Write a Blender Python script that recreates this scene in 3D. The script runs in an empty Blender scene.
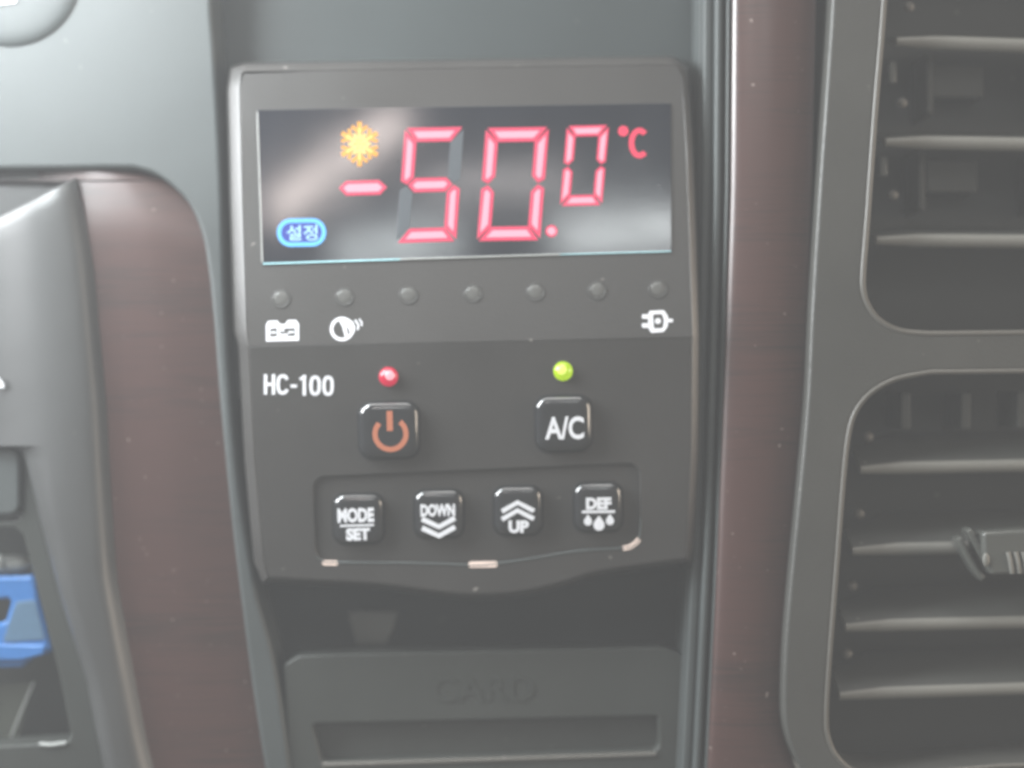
import bpy, bmesh, math, random
from mathutils import Vector
random.seed(7)
scn = bpy.context.scene
C = scn.collection
R = math.radians

# ------------------------------------------------------------ camera, world, lights, exposure
S = 0.00025          # metres per photo pixel on the controller's front plane
D = 0.34             # camera distance to that plane
ZC = 0.15            # camera height
cam = bpy.data.cameras.new('camera'); camo = bpy.data.objects.new('camera', cam); C.objects.link(camo)
camo.location = (0, -D, ZC); camo.rotation_euler = (R(90), 0, 0)
cam.sensor_width = 36; cam.lens = 18 / (512 * S / D)
cam.clip_start = 0.01; cam.clip_end = 20
cam.dof.use_dof = True; cam.dof.focus_distance = D - 0.021; cam.dof.aperture_fstop = 4.2
scn.camera = camo

def P(px, py, d):   # photo pixel + depth behind the controller's front plane -> world
    k = (D + d) / D * S
    return Vector(((px - 512) * k, d, ZC - (py - 384) * k))

w = bpy.data.worlds.new('World'); scn.world = w; w.use_nodes = True
bg = w.node_tree.nodes['Background']
bg.inputs[0].default_value = (1.0, 0.95, 0.82, 1); bg.inputs[1].default_value = 0.17

def area(name, loc, target, sx, sy, power, color):
    l = bpy.data.lights.new(name, 'AREA'); l.shape = 'RECTANGLE'; l.size = sx; l.size_y = sy
    l.energy = power; l.color = color
    o = bpy.data.objects.new(name, l); C.objects.link(o); o.location = loc
    o.rotation_euler = (Vector(target) - Vector(loc)).to_track_quat('-Z', 'Y').to_euler()
    return o
# the bright side window / windscreen up and to the left
area('window_light', (-0.175, -0.085, ZC + 0.15), (-0.03, 0.01, ZC + 0.0), 0.09, 0.10, 1.15, (0.92, 0.98, 1.0))
area('side_window_light', (-0.70, -0.20, ZC + 0.24), (-0.05, 0, ZC + .04), 0.30, 0.30, 12.0, (0.95, 0.98, 1.0))
area('windscreen_light', (-0.05, -0.16, ZC + 0.62), (0, 0, ZC), 0.7, 0.24, 4.2, (1.0, 0.98, 0.95))
area('door_window_light', (0.80, -0.22, ZC + 0.06), (0, 0, ZC), 0.3, 0.4, 4.5, (1.0, 0.84, 0.68))
# unseen lamps added behind the camera to mirror in the display glass: a slanting sleeve-like streak, a right-hand band, a low patch
def mirror(px, py, dist):
    p = P(px, py, .004); n = Vector((0, -math.cos(R(6.93)), math.sin(R(6.93)))); v = (p - Vector((0, -D, ZC))).normalized()
    q = v - 2 * v.dot(n) * n
    return p + q * (dist / -q.y)
def glint(name, a, b, wd, L, col):
    A, B = mirror(*a, .75), mirror(*b, .75); c = (A + B) / 2; ln = (B - A).length; wm = wd * S * (D + .75) / D
    l = bpy.data.lights.new(name, 'AREA'); l.shape = 'RECTANGLE'; l.size = ln; l.size_y = wm; l.color = col
    l.energy = L * math.pi * ln * wm
    o = bpy.data.objects.new(name, l); C.objects.link(o); o.location = c
    x = (B - A).normalized(); z = (c - Vector((0, 0, ZC))).normalized(); y = z.cross(x).normalized(); z = x.cross(y).normalized()
    from mathutils import Matrix
    o.rotation_euler = Matrix((x, y, z)).transposed().to_euler()

glint('streak_glint', (262, 222), (400, 120), 28, 30, (1, .86, .80))
glint('band_glint', (550, 243), (690, 235), 32, 26, (.95, 1, 1))
glint('low_glint', (335, 262), (450, 248), 22, 30, (.93, 1, 1))
glint('mid_glint', (420, 192), (560, 186), 16, 18, (1, .93, .9))

scn.view_settings.view_transform = 'Standard'; scn.view_settings.look = 'None'
scn.view_settings.exposure = 0; scn.view_settings.gamma = 1
scn.cycles.use_denoising = True
scn.cycles.filter_width = 2.2
scn.cycles.volume_bounces = 0
scn.cycles.max_bounces = 6

# ------------------------------------------------------------ materials
def new_mat(name):
    m = bpy.data.materials.new(name); m.use_nodes = True
    return m, m.node_tree.nodes, m.node_tree.links, m.node_tree.nodes['Principled BSDF']

def plastic(name, col, rough=0.5, grain=0.05, dust=0.35, spec=0.5, gscale=1700, coat=0.0):
    m, n, l, p = new_mat(name)
    p.inputs['Roughness'].default_value = rough
    p.inputs['Specular IOR Level'].default_value = spec
    p.inputs['Coat Weight'].default_value = coat
    p.inputs['Coat Roughness'].default_value = 0.08
    tc = n.new('ShaderNodeTexCoord')
    n1 = n.new('ShaderNodeTexNoise'); n1.inputs['Scale'].default_value = gscale; n1.inputs['Detail'].default_value = 3
    l.new(tc.outputs['Object'], n1.inputs['Vector'])
    bp = n.new('ShaderNodeBump'); bp.inputs['Strength'].default_value = grain * 6; bp.inputs['Distance'].default_value = 0.0001
    l.new(n1.outputs['Fac'], bp.inputs['Height']); l.new(bp.outputs['Normal'], p.inputs['Normal'])
    # soft smudges in tone and gloss
    n2 = n.new('ShaderNodeTexNoise'); n2.inputs['Scale'].default_value = 38; n2.inputs['Detail'].default_value = 5
    l.new(tc.outputs['Object'], n2.inputs['Vector'])
    mr = n.new('ShaderNodeMapRange'); mr.inputs['To Min'].default_value = max(.04, rough - .1); mr.inputs['To Max'].default_value = rough + .12
    l.new(n2.outputs['Fac'], mr.inputs['Value']); l.new(mr.outputs['Result'], p.inputs['Roughness'])
    mx = n.new('ShaderNodeMix'); mx.data_type = 'RGBA'
    mx.inputs['A'].default_value = (*[c * .82 for c in col], 1); mx.inputs['B'].default_value = (*[min(1, c * 1.18) for c in col], 1)
    l.new(n2.outputs['Fac'], mx.inputs['Factor'])
    # sparse dust specks lying on the surface
    n3 = n.new('ShaderNodeTexNoise'); n3.inputs['Scale'].default_value = 330; n3.inputs['Detail'].default_value = 2
    l.new(tc.outputs['Object'], n3.inputs['Vector'])
    cr = n.new('ShaderNodeMapRange'); cr.inputs['From Min'].default_value = .74; cr.inputs['From Max'].default_value = .80
    cr.inputs['To Max'].default_value = dust
    l.new(n3.outputs['Fac'], cr.inputs['Value'])
    m2 = n.new('ShaderNodeMix'); m2.data_type = 'RGBA'; m2.inputs['B'].default_value = (.42, .39, .36, 1)
    l.new(cr.outputs['Result'], m2.inputs['Factor']); l.new(mx.outputs['Result'], m2.inputs['A'])
    l.new(m2.outputs['Result'], p.inputs['Base Color'])
    return m

def wood(name):
    m, n, l, p = new_mat(name)
    tc = n.new('ShaderNodeTexCoord'); mp = n.new('ShaderNodeMapping'); mp.inputs['Scale'].default_value = (45, 45, 1500)
    l.new(tc.outputs['Object'], mp.inputs['Vector'])
    n1 = n.new('ShaderNodeTexNoise'); n1.inputs['Scale'].default_value = 1; n1.inputs['Detail'].default_value = 4; n1.inputs['Distortion'].default_value = .6
    l.new(mp.outputs['Vector'], n1.inputs['Vector'])
    mp2 = n.new('ShaderNodeMapping'); mp2.inputs['Scale'].default_value = (12, 12, 45); l.new(tc.outputs['Object'], mp2.inputs['Vector'])
    n2 = n.new('ShaderNodeTexNoise'); n2.inputs['Scale'].default_value = 1; n2.inputs['Detail'].default_value = 3; l.new(mp2.outputs['Vector'], n2.inputs['Vector'])
    ad = n.new('ShaderNodeMath'); ad.operation = 'ADD'; l.new(n1.outputs['Fac'], ad.inputs[0]); l.new(n2.outputs['Fac'], ad.inputs[1])
    cr = n.new('ShaderNodeValToRGB'); cr.color_ramp.elements[0].position = .70; cr.color_ramp.elements[0].color = (.018, .009, .008, 1)
    cr.color_ramp.elements[1].position = 1.0; cr.color_ramp.elements[1].color = (.045, .018, .015, 1)
    l.new(ad.outputs[0], cr.inputs['Fac'])
    n3 = n.new('ShaderNodeTexNoise'); n3.inputs['Scale'].default_value = 700; n3.inputs['Detail'].default_value = 1; l.new(tc.outputs['Object'], n3.inputs['Vector'])
    mr = n.new('ShaderNodeMapRange'); mr.inputs['From Min'].default_value = .75; mr.inputs['From Max'].default_value = .81; mr.inputs['To Max'].default_value = .4
    l.new(n3.outputs['Fac'], mr.inputs['Value'])
    mx = n.new('ShaderNodeMix'); mx.data_type = 'RGBA'; mx.inputs['B'].default_value = (.5, .42, .38, 1)
    l.new(mr.outputs['Result'], mx.inputs['Factor']); l.new(cr.outputs['Color'], mx.inputs['A']); l.new(mx.outputs['Result'], p.inputs['Base Color'])
    p.inputs['Roughness'].default_value = .42; p.inputs['Coat Weight'].default_value = .4; p.inputs['Coat Roughness'].default_value = .25
    return m

def flat(name, col, rough=.5, emit=0, ecol=None, metal=0):
    m, n, l, p = new_mat(name)
    if emit > .4: ecol = ecol or col; col = tuple(c * .2 for c in col)     # lit parts glow by themselves, their plastic is dark
    tc = n.new('ShaderNodeTexCoord'); n1 = n.new('ShaderNodeTexNoise'); n1.inputs['Scale'].default_value = 900
    l.new(tc.outputs['Object'], n1.inputs['Vector'])
    mx = n.new('ShaderNodeMix'); mx.data_type = 'RGBA'
    mx.inputs['A'].default_value = (*[c * .88 for c in col], 1); mx.inputs['B'].default_value = (*[min(1, c * 1.1) for c in col], 1)
    l.new(n1.outputs['Fac'], mx.inputs['Factor']); l.new(mx.outputs['Result'], p.inputs['Base Color'])
    p.inputs['Roughness'].default_value = rough; p.inputs['Metallic'].default_value = metal
    if emit:
        p.inputs['Emission Color'].default_value = (*(ecol or col), 1); p.inputs['Emission Strength'].default_value = emit
    return m

def clear(name, col, alpha, rough=.15):
    m = flat(name, col, rough); m.node_tree.nodes['Principled BSDF'].inputs['Alpha'].default_value = alpha
    return m

M = dict(
    body=plastic('controller_plastic', (.038, .0365, .035), .35, .10, .5),
    fascia=plastic('fascia_plastic', (.043, .050, .050), .50, .05, .12),
    recess=plastic('recess_plastic', (.022, .030, .031), .48, .04, .1),
    bezel=plastic('bezel_plastic', (.047, .047, .043), .42, .20, .3),
    vent=plastic('vent_plastic', (.022, .025, .023), .5, .03, .2),
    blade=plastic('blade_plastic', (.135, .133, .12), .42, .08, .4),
    silver=plastic('silver_plastic', (.050, .051, .051), .38, .03, .1),
    pocket=plastic('pocket_plastic', (.028, .031, .028), .45, .06, .2),
    wood=wood('dark_wood_veneer'),
    glass=plastic('display_glass', (.008, .010, .016), .05, .0, .06, spec=.55),
    button=plastic('button_gloss_plastic', (.012, .013, .015), .14, .02, .3, coat=1.0),
    gapshade=flat('button_gap_shade', (.008, .008, .008), .7),  # black sheet painted as the shade in the gap round each button
    white=flat('white_print', (.60, .61, .64), .5, .12, (.9, .93, 1)),
    orange=flat('orange_print', (.36, .12, .065), .5, .06, (1, .35, .2)),
    seg=flat('red_segment', (.6, .05, .1), .4, 1.0, (.88, .045, .14)),
    segcore=flat('red_segment_core', (.8, .3, .35), .4, 1.0, (1.0, .42, .54)),
    unlit=flat('unlit_segment', (.055, .065, .075), .35),
    redlit=flat('red_symbol', (.7, .05, .1), .4, .9, (1, .05, .13)),
    amber=flat('amber_symbol', (.8, .5, .1), .4, 1.0, (1.0, .36, .03)),
    ambercore=flat('amber_symbol_core', (.9, .8, .4), .4, 1.0, (1.0, .66, .15)),
    cyan=flat('cyan_outline', (.1, .4, .8), .4, 1.15, (.14, .58, 1.0)),
    cyantext=flat('cyan_text', (.4, .7, .9), .4, 1.0, (.45, .8, 1.0)),
    blueback=flat('blue_backing', (.02, .05, .5), .4, .5, (.02, .08, .65)),
    redled=flat('red_lamp', (.7, .03, .08), .12, .55, (1, .02, .09)),
    redhot=flat('red_lamp_core', (.9, .4, .45), .12, 1.0, (1, .45, .52)),
    greenled=flat('green_lamp', (.4, .6, .0), .12, .75, (.55, .85, .0)),
    greenhot=flat('green_lamp_core', (.8, .9, .2), .12, 1.0, (.85, 1, .18)),
    lens=flat('unlit_lamp_lens', (.10, .10, .095), .25),
    ring=flat('lamp_ring', (.04, .04, .038), .4),
    bar=flat('peach_bar', (.8, .7, .62), .4, .9, (1, .80, .70)),
    edge=flat('glass_edge_highlight', (.35, .62, .68), .15),  # cyan highlight of the pane edge put into the colour
    blue=clear('blue_translucent_plastic', (.04, .16, .42), .85, .25), bluegrey=flat('blue_grey_insert', (.07, .13, .20), .35),
    sleeve=clear('clear_vinyl', (.16, .17, .14), .25, .12),
    grey=flat('grey_plastic', (.30, .31, .30), .4),
    yellow=flat('yellow_plastic', (.55, .50, .15), .4),
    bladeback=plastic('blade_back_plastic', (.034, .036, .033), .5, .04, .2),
    lip=plastic('lip_plastic', (.085, .08, .07), .40, .08, .5),
    tab=plastic('tab_plastic', (.065, .068, .062), .28, .05, .3, coat=.4),
)

# ------------------------------------------------------------ geometry helpers (photo pixels + depth in metres -> world)

def thing(name, label, cat, px, py, d, group=None):
    o = bpy.data.objects.new(name, None); C.objects.link(o); o.empty_display_size = .005
    o.location = P(px, py, d); o['label'] = label; o['category'] = cat
    if group: o['group'] = group
    return o

def world_loc(o):
    v = Vector((0, 0, 0))
    while o is not None:
        v = v + o.location; o = o.parent
    return v

def finish(name, bm, mats, parent, angle=38, label=None):
    bmesh.ops.remove_doubles(bm, verts=bm.verts, dist=1e-7)
    bmesh.ops.recalc_face_normals(bm, faces=bm.faces)
    lay = bm.faces.layers.int.get('cap')
    for f in bm.faces: f.smooth = not (lay and f[lay])
    for e in bm.edges:
        if len(e.link_faces) == 2 and e.calc_face_angle(0) > R(angle): e.smooth = False
    # origin at the centre of the part
    c = Vector((0, 0, 0))
    for v in bm.verts: c += v.co
    c /= max(1, len(bm.verts))
    for v in bm.verts: v.co -= c
    me = bpy.data.meshes.new(name); bm.to_mesh(me); bm.free()
    for m in (mats if isinstance(mats, (list, tuple)) else [mats]): me.materials.append(M[m])
    o = bpy.data.objects.new(name, me); C.objects.link(o)
    o.parent = parent; o.location = c - (world_loc(parent) if parent else Vector())
    if label: o['label'] = label
    return o

def curve_into(bm, cu, dfun, mi=0):
    tmp = bpy.data.objects.new('tmp', cu); C.objects.link(tmp)
    dg = bpy.context.evaluated_depsgraph_get(); dg.update()
    me = bpy.data.meshes.new_from_object(tmp.evaluated_get(dg))
    zmax = max((v.co.z for v in me.vertices), default=0)
    f = dfun if callable(dfun) else (lambda x, y: dfun)
    for p in me.polygons: p.use_smooth = False
    for v in me.vertices:
        x, y, z = v.co.x, -v.co.y, v.co.z
        d = f(x, y); q = P(x, y, d); q.y = d + (zmax - z) * S; v.co = q
    for p in me.polygons: p.material_index = mi
    lay = bm.faces.layers.int.get('cap') or bm.faces.layers.int.new('cap')
    n0 = len(bm.faces); bm.from_mesh(me); bm.faces.ensure_lookup_table(); lay = bm.faces.layers.int.get('cap')
    for f in bm.faces[n0:]: f[lay] = 1 if len(f.verts) == 3 else 0     # front and back faces stay flat, rounded rims smooth
    bpy.data.objects.remove(tmp); bpy.data.meshes.remove(me); bpy.data.curves.remove(cu)

def plate_into(bm, loops, dfun, t=2.0, bev=.5, mi=0, res=2):
    cu = bpy.data.curves.new('tmp', 'CURVE'); cu.dimensions = '2D'; cu.fill_mode = 'BOTH'
    for L in loops:
        sp = cu.splines.new('POLY'); sp.points.add(len(L) - 1); sp.use_cyclic_u = True
        for k, (x, y) in enumerate(L): sp.points[k].co = (x, -y, 0, 1)
    bev = min(bev, t / 2 * .98)
    cu.extrude = max(0, t / 2 - bev); cu.bevel_depth = bev; cu.offset = -bev; cu.bevel_resolution = res
    curve_into(bm, cu, dfun, mi)

def plate(name, loops, dfun, t, bev, mat, parent, res=2, label=None, angle=38):
    bm = bmesh.new(); plate_into(bm, loops, dfun, t, bev, 0, res)
    return finish(name, bm, mat, parent, angle, label)

def rpoly(pts, n=7):
    """polygon [(x, y, r)] with rounded corners"""
    out = []; N = len(pts)
    for i in range(N):
        p = Vector(pts[i][:2]); r = pts[i][2] if len(pts[i]) > 2 else 0
        a = Vector(pts[i - 1][:2]); b = Vector(pts[(i + 1) % N][:2])
        if r <= 0: out.append(tuple(p)); continue
        u = (a - p).normalized(); v = (b - p).normalized()
        half = math.acos(max(-1, min(1, u.dot(v)))) / 2
        t = min(r / math.tan(half), (a - p).length * .49, (b - p).length * .49); rr = t * math.tan(half)
        c = p + (u + v).normalized() * (rr / math.sin(half))
        s = p + u * t - c; e = p + v * t - c
        a0 = math.atan2(s.y, s.x); a1 = math.atan2(e.y, e.x)
        da = (a1 - a0 + math.pi) % (2 * math.pi) - math.pi
        for k in range(n + 1):
            q = a0 + da * k / n; out.append((c.x + rr * math.cos(q), c.y + rr * math.sin(q)))
    return out

def rrect(cx, cy, w, h, r, rot=0, n=7):
    a = R(rot); q = []
    for x, y in rpoly([(-w/2, -h/2, r), (w/2, -h/2, r), (w/2, h/2, r), (-w/2, h/2, r)], n):
        q.append((cx + x * math.cos(a) - y * math.sin(a), cy + x * math.sin(a) + y * math.cos(a)))
    return q

def circ(cx, cy, r, n=28, ry=None):
    return [(cx + r * math.cos(2*math.pi*k/n), cy + (ry or r) * math.sin(2*math.pi*k/n)) for k in range(n)]

def stroke(pts, wd, closed=False):
    """flat outline polygon around a poly-line in pixels"""
    L = []; Rr = []; N = len(pts)
    for i in range(N):
        p = Vector(pts[i])
        if closed: a = Vector(pts[i-1]); b = Vector(pts[(i+1) % N])
        else: a = Vector(pts[max(0, i-1)]); b = Vector(pts[min(N-1, i+1)])
        t = (b - a).normalized(); nrm = Vector((-t.y, t.x))
        L.append(tuple(p + nrm * wd/2)); Rr.append(tuple(p - nrm * wd/2))
    return [L, Rr] if closed else [L + Rr[::-1]]

def text_into(bm, s, box, dfun, t=.6, bold=0.0, rot=0, mi=0, shear=0):
    x0, y0, x1, y1 = box
    cu = bpy.data.curves.new('tmp', 'FONT'); cu.body = s; cu.size = 10; cu.offset = 0; cu.resolution_u = 4
    tmp = bpy.data.objects.new('tmp', cu); C.objects.link(tmp)
    dg = bpy.context.evaluated_depsgraph_get(); dg.update()
    me = bpy.data.meshes.new_from_object(tmp.evaluated_get(dg))
    xs = [v.co.x for v in me.vertices]; ys = [v.co.y for v in me.vertices]
    bpy.data.meshes.remove(me)
    sc = (y1 - y0) / (max(ys) - min(ys))
    cu.offset = bold / sc; cu.extrude = t / 2 / sc
    dg = bpy.context.evaluated_depsgraph_get(); dg.update()
    me = bpy.data.meshes.new_from_object(tmp.evaluated_get(dg))
    xs = [v.co.x for v in me.vertices]; ys = [v.co.y for v in me.vertices]; zs = [v.co.z for v in me.vertices]
    mx, Mx, my, My, Mz = min(xs), max(xs), min(ys), max(ys), max(zs)
    cx, cy = (x0 + x1) / 2, (y0 + y1) / 2; a = R(rot)
    f = dfun if callable(dfun) else (lambda x, y: dfun)
    for v in me.vertices:
        u = ((v.co.x - mx) / (Mx - mx) - .5) * (x1 - x0); q = -((v.co.y - my) / (My - my) - .5) * (y1 - y0)
        u -= shear * q
        px = cx + u * math.cos(a) - q * math.sin(a); py = cy + u * math.sin(a) + q * math.cos(a)
        d = f(px, py); w3 = P(px, py, d); w3.y = d + (Mz - v.co.z) * sc * S; v.co = w3
    for p in me.polygons: p.material_index = mi
    bm.from_mesh(me); bpy.data.objects.remove(tmp); bpy.data.meshes.remove(me); bpy.data.curves.remove(cu)

def text(name, s, box, dfun, mat, parent, **k):
    bm = bmesh.new(); text_into(bm, s, box, dfun, **k); return finish(name, bm, mat, parent)

def grid_into(bm, rows, mi=0, closed=False):
    V = [[bm.verts.new(P(*p) if not isinstance(p, Vector) else p) for p in r] for r in rows]
    for a, b in zip(V, V[1:]):
        n = len(a)
        for i in range(n if closed else n - 1):
            j = (i + 1) % n
            try: f = bm.faces.new((a[i], a[j], b[j], b[i])); f.material_index = mi
            except ValueError: pass
    return V

def interp(tab, y):
    if y <= tab[0][0]: return tab[0][1]
    for (a, va), (b, vb) in zip(tab, tab[1:]):
        if y <= b:
            t = (y - a) / (b - a); return va + (vb - va) * t
    return tab[-1][1]

def smooth(tab, n=6):
    """Catmull-Rom through [(x, y)]"""
    out = []
    for i in range(len(tab) - 1):
        p0 = Vector(tab[max(0, i-1)]); p1 = Vector(tab[i]); p2 = Vector(tab[i+1]); p3 = Vector(tab[min(len(tab)-1, i+2)])
        for k in range(n):
            t = k / n
            out.append(tuple(.5 * ((2*p1) + (p2-p0)*t + (2*p0-5*p1+4*p2-p3)*t*t + (3*p1-p0-3*p2+p3)*t**3)))
    out.append(tuple(tab[-1])); return out

def tube_into(bm, pts, r, mi=0, n=10, flatten=1.0):
    """pts: [(px, py, d)], r in pixels"""
    W = [P(*p) for p in pts]; rings = []
    for i, p in enumerate(W):
        t = (W[min(len(W)-1, i+1)] - W[max(0, i-1)]).normalized()
        a = t.cross(Vector((0, 1, 0))).normalized(); b = t.cross(a).normalized()
        rings.append([bm.verts.new(p + (a * math.cos(2*math.pi*k/n) + b * math.sin(2*math.pi*k/n) * flatten) * r * S) for k in range(n)])
    for A, B in zip(rings, rings[1:]):
        for i in range(n):
            f = bm.faces.new((A[i], A[(i+1) % n], B[(i+1) % n], B[i])); f.material_index = mi
    for E in (rings[0], rings[-1]):
        f = bm.faces.new(E); f.material_index = mi

def tube(name, pts, r, mat, parent, flatten=1.0, label=None):
    bm = bmesh.new(); tube_into(bm, pts, r, 0, 10, flatten); return finish(name, bm, mat, parent, 50, label)

def dome_into(bm, cx, cy, d, r, h, mi=0, n=24, m=6, ry=None, tipmi=None):
    """spherical lens bulging towards the viewer; r, h in pixels"""
    c = P(cx, cy, d); rings = []
    for j in range(m):
        a = math.pi/2 * j / m
        rings.append([bm.verts.new(c + Vector((math.cos(t) * r * math.cos(a), -h * math.sin(a), math.sin(t) * (ry or r) * math.cos(a))) * S)
                      for t in [2*math.pi*k/n for k in range(n)]])
    tip = bm.verts.new(c + Vector((0, -h * S, 0)))
    for j, (A, B) in enumerate(zip(rings, rings[1:])):
        for i in range(n):
            f = bm.faces.new((A[i], A[(i+1) % n], B[(i+1) % n], B[i])); f.material_index = mi if j < m - 2 or tipmi is None else tipmi
    for i in range(n):
        f = bm.faces.new((rings[-1][i], rings[-1][(i+1) % n], tip)); f.material_index = mi if tipmi is None else tipmi

# ------------------------------------------------------------ DASHBOARD (the surface everything is set into)
dash = bpy.data.objects.new('dashboard', None); C.objects.link(dash); dash.location = P(512, 800, .07); dash['kind'] = 'structure'
def on(parent): return parent
# channel the controller sits in: back wall, side walls
FR = smooth([(210, -60), (211, 0), (215, 60), (221, 170), (225, 300), (231, 400), (241, 500), (256, 590), (272, 650), (284, 720), (298, 830)], 5)
WR = smooth([(133, 168), (154, 174), (172, 186), (190, 206), (202, 236), (208, 270), (213, 316), (219, 394), (227, 480), (236, 562), (253, 694), (270, 800), (275, 830)], 5)
fl = [(-260, -60)] + FR + WR[::-1] + [(-260, 170)]
fascia = plate('fascia_panel', [fl], .0150, 60, 4.5, 'fascia', dash, 4, 'smooth grey dashboard fascia with a rounded cut-out for the wood trim')
# recess behind the controller (upper part), slightly sloped
bm = bmesh.new()
rows = []
for j in range(9):
    y = -80 + j * 60; d = .032 - .009 * (j / 8) ** 1.5
    rows.append([(x, y, d) for x in (195, 206, 216, 300, 400, 500, 600, 690, 705, 730)])
grid_into(bm, rows)
plate_into(bm, [[(150, -80), (790, -80), (790, 840), (150, 840)]], .055, 8, 1)
finish('recess_wall', bm, 'recess', dash)
# right-hand guide rails between channel and wood
rail = [(-70, 0), (0, 0), (200, -1.5), (400, -7), (560, -12), (768, -22), (830, -26)]
bm = bmesh.new()
for x0, wdt, dd in ((704, 9, .0095), (716, 7, .0060), (727, 4, .0060)):
    L = [(x0 + interp(rail, y), y) for y in range(-60, 841, 50)]
    Rr = [(x0 + wdt + interp(rail, y), y) for y in range(-60, 841, 50)]
    plate_into(bm, [L + Rr[::-1]], dd, 50, 2.6, 0, 4)
L = [(700 + interp(rail, y), y) for y in range(-60, 841, 50)]; Rr = [(740 + interp(rail, y), y) for y in range(-60, 841, 50)]
plate_into(bm, [L + Rr[::-1]], .0135, 60, 1)
finish('guide_rail', bm, 'fascia', dash)

# ------------------------------------------------------------ WOOD TRIMS
xr_t = [(178, 78), (215, 87), (260, 95), (330, 102), (400, 109), (487, 114), (575, 120), (641, 132), (747, 153), (840, 178)]
wt = thing('wood_trim', 'dark reddish wood veneer trim curving round the grey moulding at left', 'trim', 150, 800, .02, 'wood veneer trims')
bm = bmesh.new(); rows = []
ys = [166, 168, 171, 175, 180, 182, 186, 196, 206, 220, 236, 252, 270] + list(range(300, 841, 30))
top = [(p[1], p[0]) for p in WR]
for y in ys:
    xr = interp(top, y) + 3 if y >= 168 else 133
    xl = -250 if y <= 180 else interp(xr_t, y) - 12
    rows.append([(xl + (xr - xl) * t, y, .0180 - .0030 * math.sin(math.pi * min(1, max(0, (xl + (xr - xl) * t - 40) / (xr - 40)))) + .002 * (1 - min(1, (y - 166) / 60))) for t in
                 [0, .5, .6, .65, .7, .75, .8, .84, .88, .92, .95, .975, 1]])
grid_into(bm, rows)
finish('veneer', bm, 'wood', wt)
wt2 = thing('wood_trim', 'straight dark reddish wood veneer strip between the temperature controller and the air vents', 'trim', 760, 800, .02, 'wood veneer trims')
wl = [(-60, 734), (0, 733), (200, 731.5), (400, 724), (560, 718), (768, 708), (840, 704)]
wr = [(-60, 817), (0, 816), (180, 812), (400, 804), (560, 791), (700, 782), (715, 781), (740, 785), (768, 796), (800, 815), (840, 850)]
bm = bmesh.new(); rows = []
for y in list(range(-60, 701, 40)) + [715, 728, 740, 754, 768, 784, 800, 820, 840]:
    a, b = interp(wl, y), interp(wr, y)
    rows.append([(a - 1, y, .026), (a - 1, y, .0065)] + [(a + (b - a) * t, y, .0045 - .0022 * math.sin(math.pi * t) ** .6) for t in (0.0, .02, .06, .12, .2, .35, .5, .65, .8, .9, .96, 1)] + [(b, y, .026)])
grid_into(bm, rows)
finish('veneer', bm, 'wood', wt2)

# ------------------------------------------------------------ LEFT MOULDING with its switch and pocket
sm = thing('console_moulding', 'smooth grey curved moulding inside the left wood trim with a pocket at its foot', 'moulding', 60, 800, .02)
xr_t_ = [(178, 78), (215, 87), (260, 95), (330, 102), (400, 109), (487, 114), (575, 120), (641, 132), (747, 153), (840, 178)]
xl_t = [(178, -260), (440, -260), (441, -60), (456, 24), (518, 40), (597, 60), (677, 86), (768, 104), (840, 120)]
def sil_d(u, y):  # u: 0 left .. 1 right edge
    return .0155 - .0055 * math.exp(-((u - .72) / .35) ** 2) + .004 * max(0, (u - .86) / .14) ** 2
bm = bmesh.new(); cols = []
for k in range(31):
    t = k / 30; x = -120 + 196 * t; y0 = 178 + (77 - x) * .48
    col = []
    for i in range(-2, 19):
        y = y0 + (446 - y0) * max(0, i) / 18
        x2 = -120 + (interp(xr_t, y) - 2 + 120) * t
        u = (x2 + 60) / (interp(xr_t, y) + 60)
        d = sil_d(max(0, u), y)
        if i == -2: col.append((x2, y - 1.5, d + .010))
        elif i == -1: col.append((x2, y - 1.0, d + .0006))
        else: col.append((x2, y, d + (.0004 if i == 0 else 0)))
    cols.append(col)
grid_into(bm, cols)
plate_into(bm, [[(-200, 160), (82, 160), (86, 186), (70, 230), (-200, 330)]], .0195, 6, .5)
rows = []
for y in [446, 452, 460] + list(range(480, 841, 20)):
    xr = interp(xr_t, y); xl = interp([(446, 16), (452, 23), (456, 25), (518, 40), (597, 60), (677, 86), (768, 104), (840, 120)], y)
    row = [(xl - 2, y, .030)]
    for t in [k / 14 for k in range(15)]:
        x = xl + (xr - xl) * t; u = (x + 60) / (xr + 60)
        e = .003 * max(0, 1 - t / .25) ** 2
        row.append((x, y, sil_d(u, y) + e))
    rows.append(row)
grid_into(bm, rows)
finish('shell', bm, 'silver', sm, 60)
bm = bmesh.new()
plate_into(bm, [[(-3, 376), (3, 383), (4, 388), (-3, 388)]], .0120, 2.5, .3); finish('printed_mark', bm, 'white', sm)
# pocket frame and back
bm = bmesh.new()
fr_out = smooth([(24, 452), (40, 518), (60, 597), (86, 677), (104, 768), (124, 850)], 5)
fr_in = smooth([(23, 535), (33, 572), (47, 628), (60, 680), (71, 736)], 5)
plate_into(bm, [[(-120, 446), (14, 446)] + fr_out + [(-120, 850)],
                [(-100, 528), (14, 528)] + fr_in + [(68, 741), (58, 743), (-100, 752)],
                rrect(-22, 483, 92, 76, 12)], .0185, 40, 2.0, 0, 3)
finish('pocket_frame', bm, 'pocket', sm)
plate('pocket_back', [[(-130, 440), (110, 440), (130, 860), (-130, 860)]], .042, 4, .5, 'vent', sm)
bt = thing('rocker_switch', 'blank dark grey rounded switch key set in the left moulding', 'switch', -10, 515, .016)
plate('key', [rrect(-22, 482, 82, 66, 11)], .0168, 30, 3, 'fascia', bt, 4)
bt.children[0]
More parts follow.
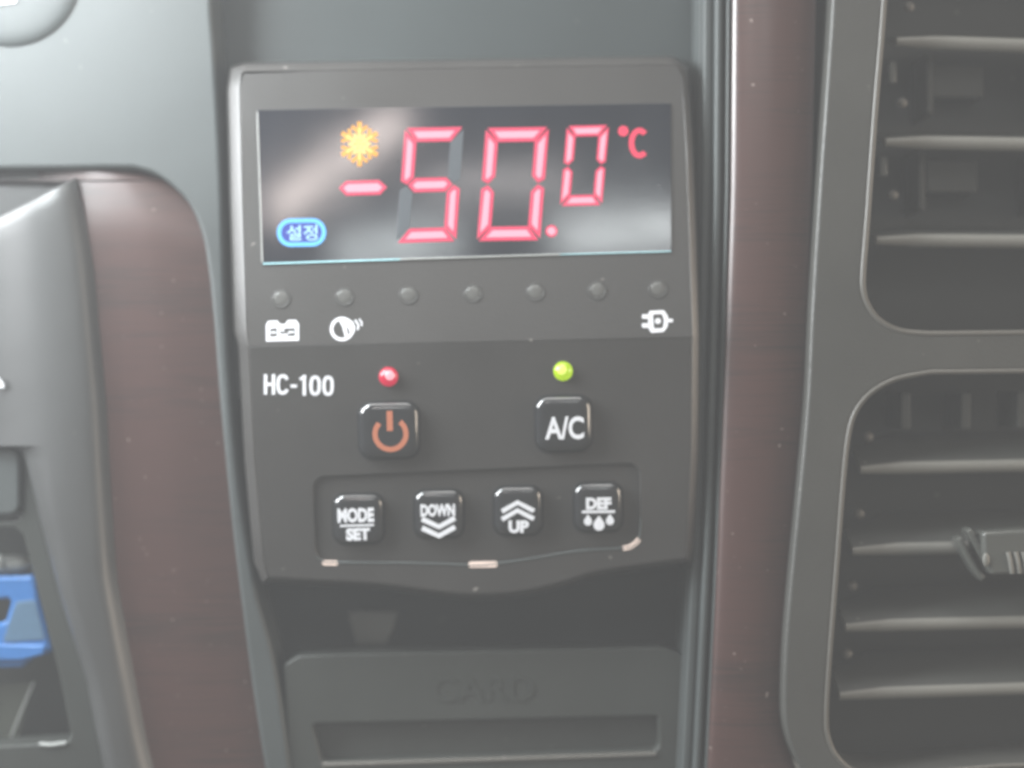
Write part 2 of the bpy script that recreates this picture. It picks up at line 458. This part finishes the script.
# things in the pocket
bl = thing('blue_clip', 'shiny blue plastic clip lying in the pocket of the left moulding', 'clip', 20, 668, .03)
bm = bmesh.new()
plate_into(bm, [rpoly([(-60, 578, 3), (34, 576, 5), (38, 600, 8), (52, 654, 6), (34, 657, 5), (22, 668, 6), (-60, 670, 4)]),
                rpoly([(-40, 606, 3), (12, 598, 4), (5, 622, 5), (-40, 632, 3)])], .0245, 22, 4, 0, 4)
finish('casing', bm, 'blue', bl)
bm = bmesh.new()
plate_into(bm, [rpoly([(-60, 644, 3), (46, 645, 4), (44, 655, 4), (20, 661, 5), (-60, 661, 3)])], .0230, 6, 2.5, 0, 3)
finish('rim', bm, 'blue', bl)
plate('insert', [rpoly([(16, 602, 3), (35, 600, 3), (45, 640, 3), (2, 643, 3)])], .0242, 4, 1, 'bluegrey', bl)
gb = thing('grey_cap', 'small rounded grey cap above the blue object in the pocket', 'cap', 15, 576, .03)
bm = bmesh.new(); dome_into(bm, 12, 564, .030, 24, 16, ry=10); dome_into(bm, 0, 563, .0255, 5, 5, ry=10); finish('cap_shell', bm, 'grey', gb)
sl = thing('clear_sleeve', 'clear plastic sleeve with pale edges in the bottom of the pocket', 'sleeve', 20, 768, .03)
plate('film', [[(-60, 690), (34, 682), (20, 730), (5, 800), (-60, 800)]], .031, 2, .5, 'sleeve', sl)
tube('seam', [(34, 682, .030), (22, 710, .030), (12, 735, .030), (2, 768, .030), (-6, 800, .030)], 1.3, 'grey', sl)
tube('seam', [(66, 743, .0182), (50, 745, .0182), (40, 744, .0186)], 2.2, 'grey', sl)
yw = thing('yellow_wire', 'short yellowish strip at the bottom of the left pocket', 'strip', 10, 768, .028)
tube('strip', [(30, 752, .029), (22, 757, .029), (12, 762, .028), (-2, 775, .028)], 3.2, 'yellow', yw, .4)

kn = thing('rotary_knob', 'round grey knob cut off by the top left corner with a white mark', 'knob', 10, 48, .008)
bm = bmesh.new(); rings = []
c = P(10, -25, .0150)
for r, h in ((77, -2), (75, 1), (71, 3.2), (66, 4.4), (58, 5.2), (40, 6), (20, 6.3), (2, 6.4)):
    rings.append([c + Vector((math.cos(2*math.pi*k/48) * r, -h, math.sin(2*math.pi*k/48) * r)) * S for k in range(48)])
grid_into(bm, rings, 0, True); finish('dial', bm, 'fascia', kn, 60)
plate('pointer_mark', [rpoly([(-14, -12, 2), (18, -12, 2), (16, 3, 2), (-14, 6, 2)])], .0130, 2, .4, 'white', kn)

# ------------------------------------------------------------ CONTROLLER
ctl = thing('temperature_controller', 'dark grey vehicle refrigeration temperature controller with a lit red digital readout', 'controller', 480, 600, .02)
def yc(x): return 346 - (x - 232) * .022           # crease between upper and lower face
def F(x, y):
    c = yc(x)
    if y < c: return .0000 + .0085 * (c - y) / 280
    return .0000 + .0060 * (y - c) / 240
fo_l = [(72, 240), (200, 243), (330, 247.5), (346, 249), (460, 255), (560, 264), (576, 268)]
fo_r = [(66, 681), (150, 686), (272, 690), (336, 692), (450, 691), (557, 686)]
BL = smooth([(268, 577), (320, 580), (376, 583), (430, 590), (474, 594), (520, 591), (560, 582), (597, 571), (651, 563), (686, 558)], 4)
topL, topR = (244, 72), (668, 65)
bm = bmesh.new()
# upper face
up = [(topL[0], topL[1] + 2)] + [(topL[0] + (topR[0] - topL[0]) * k / 6, topL[1] + (topR[1] - topL[1]) * k / 6) for k in range(1, 6)] + [(671, 65), (678, 69), (681, 76)]
up += [(interp(fo_r, y), y) for y in (110, 150, 200, 272, 336.9)] + [(248.5, 346.6)] + [(interp(fo_l, y), y) for y in (280, 200, 130, 90)]
# tidy order: right side going down, bottom, left side going up
plate_into(bm, [up], lambda x, y: .0085 * (yc(x) - y) / 280, 6, .2, 0, 1)
tray = rpoly([(313, 477, 12), (640, 463, 12), (641, 546, 16), (556, 553, 40), (482, 566, 60), (400, 562, 40), (316, 561, 14)], 6)
low = [(249, 346.4)] + [(691.6, 336.8)] + [(interp(fo_r, y), y) for y in (400, 450, 510, 548)] + BL[::-1] + [(interp(fo_l, y), y) for y in (560, 520, 460, 400)]
plate_into(bm, [low, tray], F, 5, 1.1, 0, 3)
plate_into(bm, [rpoly([(300, 466, 8), (655, 452, 8), (655, 556, 8), (482, 582, 30), (300, 574, 8)])], lambda x, y: F(x, y) + .0009, 4, .3)
# bevelled rim and side walls
def ring(inset, dd, absd=None):
    pts = []
    def add(x, y, ox, oy):
        X, Y = x + ox * inset, y + oy * inset
        pts.append((X, Y, (F(x, y) + dd * (.62 if x > 670 and y > 75 and y < 552 else 1)) if absd is None else absd))
    add(topL[0] - 2, topL[1] + 3, -.75, -.5)
    for k in range(0, 7): add(topL[0] + (topR[0] - topL[0]) * k / 6, topL[1] + (topR[1] - topL[1]) * k / 6, 0, -.6)
    add(674, 66, .1, -.6); add(681, 76, .45, -.5)
    for y in (110, 150, 200, 272, 335.9, 337, 400, 450, 510, 548): add(interp(fo_r, y), y, .55, 0)
    for i, (x, y) in enumerate(BL[::-1]): add(x, y, .45 if i == 0 else (-.4 if i == len(BL) - 1 else 0), .35)
    for y in (560, 520, 460, 400, 347, 345): add(interp(fo_l, y), y, -.72 if y < 346 else -.70, 0)
    for y in (330, 280, 200, 130, 90): add(interp(fo_l, y), y, -.9, 0)
    return pts
rr = [ring(0, .0002), ring(1.2, .0000), ring(11.5, .0019), ring(13, .0024), ring(14.5, .005), ring(15, 0, .034)]
grid_into(bm, rr, 0, True)
finish('housing', bm, 'body', ctl, 30)

# display window
off = lambda k: (lambda x, y: F(x, y) - k * S)
DW = rpoly([(257, 110, 2), (671, 103, 2), (671.5, 251, 2), (262, 264, 2)], 3)
disp = plate('display_window', [DW], off(1.2), 3, .4, 'glass', ctl)
bm = bmesh.new()
tube_into(bm, [(263, 264, F(263, 264) - .0003), (400, 259.5, F(400, 259) - .0003)], .9)
tube_into(bm, [(400, 259.5, F(400, 259) - .0003), (560, 254.5, F(560, 254) - .0003)], 1.0, 1)
tube_into(bm, [(560, 254.5, F(560, 254) - .0003), (671, 251.5, F(671, 251) - .0003)], .6)
tube_into(bm, [(257.5, 112, F(257, 111) - .0003), (262.5, 262, F(262, 262) - .0003)], .7, 1)
finish('window_edge', bm, ['edge', 'grey'], disp)
dz = off(1.75)
def inset_poly(p, k):
    c = Vector((sum(q[0] for q in p) / len(p), sum(q[1] for q in p) / len(p)))
    out = []; N = len(p)
    for i in range(N):
        a, b, d_ = Vector(p[i-1]), Vector(p[i]), Vector(p[(i+1) % N])
        e1 = (b - a).normalized(); e2 = (d_ - b).normalized()
        n1 = Vector((-e1.y, e1.x)); n2 = Vector((-e2.y, e2.x))
        if n1.dot(c - b) < 0: n1 = -n1
        if n2.dot(c - b) < 0: n2 = -n2
        m = (n1 + n2); m = m / max(.35, m.length_squared / 2)
        out.append(tuple(b + m * k))
    return out
def seg(pts, lit=True, core=3.0, par=disp, name=None):
    bm = bmesh.new(); plate_into(bm, [pts], dz, .8, .2, 0, 1)
    if lit:
        plate_into(bm, [inset_poly(pts, core)], off(1.95), .5, .05, 1, 0)
        return finish(name or 'lit_segment', bm, ['seg', 'segcore'], par)
    return finish('unlit_segment', bm, 'unlit', par)
def digit(TL, TR, BR, BLc, th, tv, on_, core=3.0):
    W = (Vector(TR) - Vector(TL)).length; H = TL and (BLc[1] - TL[1])
    def q(u, v):  # u in px along width, v in px along height
        a = Vector(TL).lerp(Vector(TR), u / W); b = Vector(BLc).lerp(Vector(BR), u / W)
        return tuple(a.lerp(b, v / H))
    g = .8; m = H / 2
    Sg = dict(
        a=[q(g + 1, 0), q(W - g - 1, 0), q(W - tv + .3, th), q(tv - .3, th)],
        d=[q(tv - .3, H - th), q(W - tv + .3, H - th), q(W - g - 1, H), q(g + 1, H)],
        f=[q(0, g + 1), q(tv, th + g), q(tv, m - th/2 - g), q(tv/2, m - g), q(0, m - th/3)],
        b=[q(W, g + 1), q(W, m - th/3), q(W - tv/2, m - g), q(W - tv, m - th/2 - g), q(W - tv, th + g)],
        e=[q(0, H - g - 1), q(tv, H - th - g), q(tv, m + th/2 + g), q(tv/2, m + g), q(0, m + th/3)],
        c=[q(W, H - g - 1), q(W, m + th/3), q(W - tv/2, m + g), q(W - tv, m + th/2 + g), q(W - tv, H - th - g)],
        g=[q(tv * .6, m), q(tv + 1.5, m - th/2), q(W - tv - 1.5, m - th/2), q(W - tv * .6, m), q(W - tv - 1.5, m + th/2), q(tv + 1.5, m + th/2)])
    for k, p in Sg.items():
        if k in on_: seg(p, True, core)
        elif k != 'g' : seg(p, False)
digit((405, 128), (464, 127), (456, 241), (396, 243), 14, 12.5, 'afgcd', 3.6)
digit((486, 128), (549, 127), (540, 240), (477, 241), 14, 13, 'abcdef', 3.6)
digit((567, 126), (609, 125), (602, 205), (560, 206), 10.5, 9.5, 'abcdef', 2.5)
seg([(339, 188), (346, 181), (379, 180), (387, 187), (380, 194.5), (346, 195.5)], True, 3.2, name='minus_sign')
def symbol(name, parts, mats):
    bm = bmesh.new()
    for loops, lift, mi in parts: plate_into(bm, loops, off(lift), .6, .12, mi, 1)
    return finish(name, bm, mats, disp)
symbol('decimal_point', [([circ(551.5, 231, 6)], 1.75, 0), ([circ(551.5, 231, 4)], 1.95, 1)], ['seg', 'segcore'])
symbol('degree_sign', [([circ(623.3, 131, 5.2)], 1.75, 0)], ['redlit'])
# C of the unit
arc = [(639.5 + 8 * math.cos(a), 143 + 12.5 * math.sin(a)) for a in [R(t) for t in range(-48, -313, -12)]]
symbol('unit_letter', [(stroke(arc, 5.4), 1.75, 0)], ['redlit'])
# snowflake
parts = []
cx, cy = 359.5, 144
for k in range(6):
    a = R(90 + 60 * k); u = Vector((math.cos(a), math.sin(a) * 1.08)); v = Vector((-u.y, u.x)); o = Vector((cx, cy))
    def pt(s, t): q = o + u * s + v * t; return (q.x, q.y)
    parts.append(([stroke([pt(0, 0), pt(20.5, 0)], 4.6)[0]], 1.75 + .012 * k, 0))
    parts.append(([stroke([pt(16.5, -7), pt(10, 0), pt(16.5, 7)], 3.4)[0]], 1.85 + .012 * k, 0))
    parts.append(([stroke([pt(1, 0), pt(15, 0)], 2.4)[0]], 2.15 + .012 * k, 1))
    parts.append(([stroke([pt(9, -6), pt(4.5, 0), pt(9, 6)], 2.6)[0]], 2.3 + .012 * k, 1))
symbol('snowflake_symbol', parts, ['amber', 'ambercore'])
# blue pill badge with its Korean word
bm = bmesh.new()
plate_into(bm, [rrect(301.5, 232.5, 50, 29, 14.4, -1)], off(1.7), .6, .1, 2, 1)
plate_into(bm, [rrect(301.5, 232.5, 49, 28, 13.9, -1), rrect(301.5, 232.5, 40.5, 19.5, 9.6, -1)], off(2.0), .5, .15, 0, 1)
text_into(bm, '설정', (286.5, 225, 317.5, 240.5), off(2.1), .4, .25, -1, 1)
finish('setting_badge', bm, ['cyan', 'cyantext', 'blueback'], disp)

# indicator lamps
for x, y in ((281, 299), (344.5, 297), (408.5, 295), (473, 293.5), (535.5, 292), (597.5, 290.5), (658, 289)):
    bm = bmesh.new(); d = F(x, y)
    plate_into(bm, [circ(x, y, 9.6), circ(x, y, 7.4)], off(.8), 1.6, .4, 1, 2)
    dome_into(bm, x, y, d - .00004, 7.4, .9)
    finish('indicator_lamp', bm, ['lens', 'ring'], ctl)
for nm, x, y, m1, m2, lab in (('power_lamp', 388.5, 376.5, 'redled', 'redhot', 'glowing red lamp above the power button'), ('cooling_lamp', 563, 371, 'greenled', 'greenhot', 'glowing yellow-green lamp above the A/C button')):
    bm = bmesh.new(); dome_into(bm, x, y, F(x, y) + .0001, 10, 8); dome_into(bm, x + (1 if m1 == 'redled' else -1), y - 1, F(x, y) - .0015, 5, 2.9, 1)
    plate_into(bm, [circ(x, y, 11.5), circ(x, y, 9.4)], off(.5), 1.2, .3, 2, 1)
    finish(nm, bm, [m1, m2, 'ring'], ctl, 38, lab)

# printed icons
pr = off(.35)
def icon(name, loopsets, mat='white', parent=ctl, df=pr):
    bm = bmesh.new()
    for i, loops in enumerate(loopsets): plate_into(bm, loops, (lambda x, y, i=i: df(x, y) - .00001 * i), .5, .1, 0, 1)
    return finish(name, bm, mat, parent)
icon('battery_symbol', [[[(266, 325), (268, 321), (277, 320.5), (280, 324), (285, 324), (288, 320), (296, 320), (299, 324), (299, 340.5), (266, 341.5)],
                         [(270, 328.5), (270, 337), (277, 336.5), (277, 328)][::-1],
                         [(279, 331), (285, 331.5), (283, 328.5), (295, 328), (295, 336), (286, 336.5), (289, 333.5), (281, 334)][::-1]],
                        [stroke([(271, 332.5), (276, 332.3)], 2)[0:1][0]], [stroke([(288, 332.2), (294, 332)], 1.8)[0]]])
icon('fan_symbol', [stroke(circ(342, 329, 10.5, 24), 3.4, True), [stroke([(340, 319), (344, 326), (347, 338)], 3.6)[0]],
                    [stroke([(344, 321), (350, 328), (352, 335)], 3)[0]], [stroke([(351, 321), (354, 327), (353, 333)], 2.4)[0]],
                    [stroke([(355, 320), (358.5, 325), (357.5, 330)], 2)[0]], [stroke([(359, 319), (362, 322.5), (361.5, 326)], 1.6)[0]]])
icon('plug_symbol', [[rpoly([(649, 311, 2), (664, 310, 3), (668, 316, 2), (668, 326, 2), (664, 332, 3), (651, 333, 2), (648, 327, 1), (648, 316, 1)]),
                      rpoly([(653, 314.5, 1), (662, 314, 2), (664, 320, 2), (663, 328, 2), (654, 328.5, 1)])[::-1]],
                     [rrect(645, 316.5, 6, 4.4, 1)], [rrect(645, 325.5, 6, 4.4, 1)], [rrect(670.5, 320.5, 5, 3.6, 1)], [circ(658, 321, 3, 14)]])
sw = 3.5
def oval(x0, x1, y0, y1):
    return [(x0 + (x1 - x0) * (.5 + .5 * math.copysign(abs(math.cos(a)) ** .7, math.cos(a))), y0 + (y1 - y0) * (.5 + .5 * math.copysign(abs(math.sin(a)) ** .85, math.sin(a)))) for a in [2 * math.pi * k / 24 for k in range(24)]]
cO = oval(278, 287.5, 376, 393); 
icon('model_text', [[stroke([(265.5, 374.2), (265.5, 394.6)], sw)[0]], [stroke([(273.5, 374.2), (273.5, 394.8)], sw)[0]], [stroke([(265, 384.3), (274, 384.4)], sw)[0]],
                    [stroke(cO[2:23], sw)[0]], [stroke([(290.5, 386), (297, 386.2)], 3.2)[0]],
                    [stroke([(304.3, 375.0), (304.3, 395.6)], sw)[0]], [stroke([(299.8, 379.5), (304.5, 376.2)], 2.8)[0]],
                    stroke(oval(311, 319.2, 377.2, 394), sw, True), stroke(oval(324, 332.2, 377.4, 394.2), sw, True)])

# buttons
def button(name, cx, cy, w_, h_, lab, rot=-1.2, r=14):
    bm = bmesh.new()
    base = off(.25)
    inT = 466 < cy
    f0 = (lambda x, y: F(x, y) + (.0009 if inT else 0))
    plate_into(bm, [rrect(cx, cy, w_ + 3, h_ + 3, r + 1, rot)], lambda x, y: f0(x, y) - .3 * S, 1, .2, 1, 1)
    rows = []
    for ins, h in ((0, .3), (0, 4.5), (.8, 6.6), (2.2, 8.6), (4.4, 10.2), (7.5, 11.2), (12, 11.5), (18, 11.5)):
        rows.append([(x, y, f0(x, y) - h * S) for x, y in rrect(cx, cy, w_ - 2 * ins, h_ - 2 * ins, max(3, r - ins * .9), rot)])
    V = grid_into(bm, rows, 0, True); bm.faces.new(V[-1])
    o = finish(name, bm, ['button', 'gapshade'], ctl, 50, lab)
    return o, (lambda x, y: f0(x, y) - 11.6 * S)
pb, pf = button('power_button', 389, 430, 61, 57, 'black button with an orange power symbol')
arc = [(390.5 + 15.5 * math.cos(R(t)), 434 + 15.5 * math.sin(R(t))) for t in range(-52, 233, 11)]
icon('power_symbol', [stroke(arc, 5.2), [stroke([(389.5, 411), (390, 431)], 6)[0]]], 'orange', pb, pf)
ab, af = button('cooling_button', 563.5, 423.5, 57, 56, 'black button lettered A/C')
text('button_text', 'A/C', (545, 416.5, 584, 439.5), af, 'white', ab, t=.5, bold=.9, rot=-1)
b, f = button('mode_button', 358.5, 518.5, 51, 50, 'black button lettered MODE SET', r=12)
bm = bmesh.new(); text_into(bm, 'MODE', (337.5, 508, 374, 522.5), f, .5, 1.0, -1.5); text_into(bm, 'SET', (346, 528, 370, 540.5), f, .5, 1.0, -1.5)
plate_into(bm, [stroke([(340, 526), (374, 525)], 2)[0]], f, .5, .1); finish('button_text', bm, 'white', b)
b, f = button('down_button', 439, 513.5, 50, 48, 'black button lettered DOWN with two chevrons pointing down', r=12)
bm = bmesh.new(); text_into(bm, 'DOWN', (420.5, 504, 455, 516.5), f, .5, .95, -1)
for y in (0, 9): plate_into(bm, [stroke([(422, 519 + y), (439, 527 + y), (455, 518 + y)], 5)[0]], f, .5, .1)
finish('button_text', bm, 'white', b)
b, f = button('up_button', 518, 510.5, 49, 49, 'black button lettered UP with two chevrons pointing up', r=12)
bm = bmesh.new(); text_into(bm, 'UP', (508.5, 520.5, 529, 533), f, .5, .95, 0)
for y in (0, 8): plate_into(bm, [stroke([(502, 511.5 + y), (517.5, 502.5 + y), (534, 511 + y)], 4.6)[0]], f, .5, .1)
finish('button_text', bm, 'white', b)
b, f = button('defrost_button', 598, 507, 49, 49, 'black button lettered DEF above three drops', r=12)
bm = bmesh.new(); text_into(bm, 'DEF', (586, 497.5, 611.5, 509.5), f, .5, 1.0, -1)
plate_into(bm, [stroke([(582, 512), (615, 511.5)], 2.6)[0]], f, .5, .1)
for x, y, s in ((588, 520, .72), (599, 523.5, 1.0), (610, 519.5, .72)):
    plate_into(bm, [[(x, y - 8 * s)] + [(x + 5.6 * s * math.cos(R(t)), y + 1.5 + 5.8 * s * math.sin(R(t))) for t in range(-30, 211, 20)]], f, .5, .1)
finish('button_text', bm, 'white', b)
lipc = smooth([(316, 556), (322, 561), (335, 562.5), (400, 563), (440, 564), (482, 565), (530, 559), (575, 551.5), (623, 548), (634, 544.5), (640, 536), (641, 520)], 4)
tube('tray_lip', [(x, y, F(x, y) + .0002) for x, y in lipc], 1.5, 'fascia', ctl)
# pale bars with a glow of their own on the lower lip of the button tray
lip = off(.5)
plate('pale_bar', [rrect(330, 563, 16, 5, 2.3, 1)], lip, 1.2, .4, 'bar', ctl)
plate('pale_bar', [rrect(483, 564.5, 29, 6, 2.6, -1)], lip, 1.2, .4, 'bar', ctl)
plate('pale_bar', [stroke([(623, 548.5), (630, 547), (636, 543), (639, 539)], 4.6)[0]], lip, 1.2, .4, 'bar', ctl)

# ------------------------------------------------------------ CARD POCKET below
pk = thing('card_holder', 'dark grey card holder with raised lettering below the temperature controller', 'card holder', 480, 800, .03)
PX = rpoly([(284, 665, 6), (298, 656, 14), (320, 654.5, 30), (662, 647, 25), (682, 654, 14), (690, 668, 6), (694, 860), (292, 860)])
hole = rpoly([(312, 724, 4), (658, 716, 4), (659, 751, 8), (322, 763, 8)])
bm = bmesh.new(); plate_into(bm, [PX, hole], .0165, 34, 2.2, 0, 3)
finish('front_panel', bm, 'pocket', pk)
plate('slot_back', [[(300, 710), (675, 705), (675, 775), (300, 780)]], .0205, 3, .5, 'pocket', pk)
text('raised_text', 'CARD', (432, 677, 535, 702), .01625, 'pocket', pk, t=1.6, bold=.3, rot=-.5)
bm = bmesh.new(); tube_into(bm, [(322, 765, .0166), (480, 760, .0166), (656, 754, .0166)], 2.8); finish('slot_lip', bm, 'lip', pk)
tbm = thing('mounting_tab', 'small grey tab in the dark gap above the card holder', 'tab', 373, 645, .04)
plate('tab_plate', [rpoly([(347, 611, 3), (399, 611, 3), (393, 630, 3), (386, 645, 3), (356, 645, 3)])], .030, 6, 1.5, 'tab', tbm)

# ------------------------------------------------------------ AIR VENTS
vs = thing('vent_surround', 'textured dark grey surround framing the two air vents at right', 'surround', 900, 800, .02)
bl_ = smooth([(834, -80), (832, 0), (826, 90), (819, 190), (812, 300), (807, 400), (798, 500), (792, 560), (785, 640), (783, 700), (785, 728), (792, 752), (806, 776), (835, 805), (880, 825)], 4)
upper = smooth([(893, -150), (884, 0), (875, 110), (867, 220), (863, 270), (863, 290), (868, 306), (880, 321), (900, 331), (930, 334)], 5) + [(1300, 330), (1300, -150)]
lower = smooth([(930, 372), (895, 379), (870, 393), (855, 412), (848, 436), (843, 480), (836, 570), (829, 660), (826, 715), (828, 738), (837, 757), (856, 772), (890, 776)], 5) + [(1000, 766), (1300, 758), (1300, 368)]
bm = bmesh.new()
plate_into(bm, [bl_ + [(1380, 825), (1380, -220), (836, -220)], upper, lower[::-1]], -.0005, 80, 4, 0, 4)
finish('frame', bm, 'bezel', vs)
bm = bmesh.new()
U2 = [(p[0] , p[1], .0000) for p in upper[:-1]]; L2 = [(1300, 368, .0)] + [(p[0], p[1], .0000) for p in lower[:-1]]
tube_into(bm, U2, 3.2); tube_into(bm, L2, 2.8)
finish('opening_lip', bm, 'lip', vs)

def blade_bm(x0, y0, x1, y1, d, tilt, depth=70, th=14.5):
    """one louvre: rounded nose towards the viewer, running back depth px and rising by tilt"""
    bm = bmesh.new(); rows = []
    prof = []
    for k in range(7):
        a = math.pi/2 + math.pi * k / 6; prof.append((th/2 + th/2 * math.cos(a), th/2 * math.sin(a)))
    prof = prof + [(depth, -1.5), (depth, 1.5)]
    ca, sa = math.cos(tilt), math.sin(tilt)
    for t in [k / 10 for k in range(11)]:
        x = x0 + (x1 - x0) * t; y = y0 + (y1 - y0) * t; c = P(x, y, d)
        e = .6 if t in (0,) else 1
        rows.append([c + Vector((0, a * ca - b_ * sa, a * sa + b_ * ca)) * S * e for a, b_ in prof])
    V = grid_into(bm, rows, 0, True); bm.faces.new(V[0]); bm.faces.new(V[-1][::-1])
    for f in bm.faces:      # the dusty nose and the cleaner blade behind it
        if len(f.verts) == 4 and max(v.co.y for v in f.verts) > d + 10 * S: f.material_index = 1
    return bm
def vent(label, blades, pins, vanes, back, tilt, slots=()):
    v = thing('air_vent', label, 'air vent', 1000, back[3], .03, 'dashboard air vents')
    for x0, y0, x1, y1 in blades:
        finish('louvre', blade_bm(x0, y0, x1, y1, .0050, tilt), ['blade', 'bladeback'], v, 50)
    for x, y, w_, h_, dd in vanes:
        plate('vane', [rrect(x, y, w_, h_, 1.5)], dd, 60, 1.0, 'vent', v)
    for x, y in pins:
        bm = bmesh.new(); dome_into(bm, x, y, .0115, 5.5, 4, n=14, m=4); finish('pivot_pin', bm, 'lip', v)
    for x, y, h_ in slots:
        plate('pivot_bracket', [rrect(x, y, 7, h_, 2)], .0125, 10, 1.2, 'tab', v)
    x0, y0, x1, y1 = back
    bm = bmesh.new()
    plate_into(bm, [[(x0, y0), (x1, y0), (x1, y1), (x0, y1)]], .029, 4, .5)
    finish('duct', bm, 'vent', v)
    return v
up_v = vent('upper air vent with straight dusty grey louvres in the top right corner',
     [(906, -60, 1290, -52), (897, 42, 1290, 55), (886, 143, 1290, 150), (877, 241.5, 1290, 246)],
     [(909, 7), (902, 103), (893, 195)], [(930, 84, 6, 60, .015), (1050, 84, 6, 60, .015), (922, 180, 6, 60, .015), (1040, 180, 6, 60, .015), (958, 81, 50, 32, .0195), (952, 176, 50, 32, .0195)],
     (840, -160, 1310, 350), .32, [(893, 72, 22), (884, 166, 20), (899, -20, 22)])
low_v = vent('lower air vent with a ribbed adjuster tab on its second louvre',
     [(861, 472, 1290, 464), (853, 553.5, 1290, 545), (846, 630, 1290, 620), (840, 698.5, 1290, 684)],
     [(868, 437), (859, 514), (852, 586), (847, 654)], [(906, 411, 9, 36, .010), (966, 411, 9, 36, .010), (1022, 410, 9, 36, .010)],
     (800, 355, 1310, 800), .50)
# ribbed adjuster tab (part of the lower vent)
bm = bmesh.new()
plate_into(bm, [rpoly([(983, 532, 4), (1085, 526, 4), (1085, 573, 4), (992, 575, 4), (984, 556, 4)])], -.0030, 26, 3.5, 0, 3)
for k in range(7):
    x = 1010 + k * 7.5
    tube_into(bm, [(x - 2, 552, -.0030), (x, 560, -.0033), (x + 2, 573, -.0028)], 2.2, 1)
plate_into(bm, [stroke([(959, 538), (966, 552), (976, 570), (984, 579)], 6)[0]], .0000, 20, 2, 0, 3)
plate_into(bm, [stroke([(969, 530), (976, 542), (986, 560)], 6)[0]], -.0010, 20, 2, 0, 3)
dome_into(bm, 986, 560, -.0030, 3.5, 2, 1, ry=7)
finish('adjuster_tab', bm, ['tab', 'blade'], low_v, 38, 'ribbed grey plastic slider tab')

# ------------------------------------------------------------ glare veil: air volume added to stand in for lens glare
bm = bmesh.new(); bmesh.ops.create_cube(bm, size=1)
me = bpy.data.meshes.new('glare_veil'); bm.to_mesh(me); bm.free()
hz = bpy.data.objects.new('glare_veil', me); C.objects.link(hz); hz.scale = (1.2, 1.2, 1.6); hz.location = (0, -.30, .15)
hz['kind'] = 'stuff'
hm = bpy.data.materials.new('glare_veil_air'); hm.use_nodes = True; nt = hm.node_tree
for n_ in list(nt.nodes):
    if n_.type == 'BSDF_PRINCIPLED': nt.nodes.remove(n_)
pv = nt.nodes.new('ShaderNodeVolumePrincipled'); pv.inputs['Color'].default_value = (.95, .97, 1, 1)
pv.inputs['Density'].default_value = 0.245; pv.inputs['Anisotropy'].default_value = 0.0
out = [n_ for n_ in nt.nodes if n_.type == 'OUTPUT_MATERIAL'][0]; nt.links.new(pv.outputs[0], out.inputs['Volume'])
me.materials.append(hm)
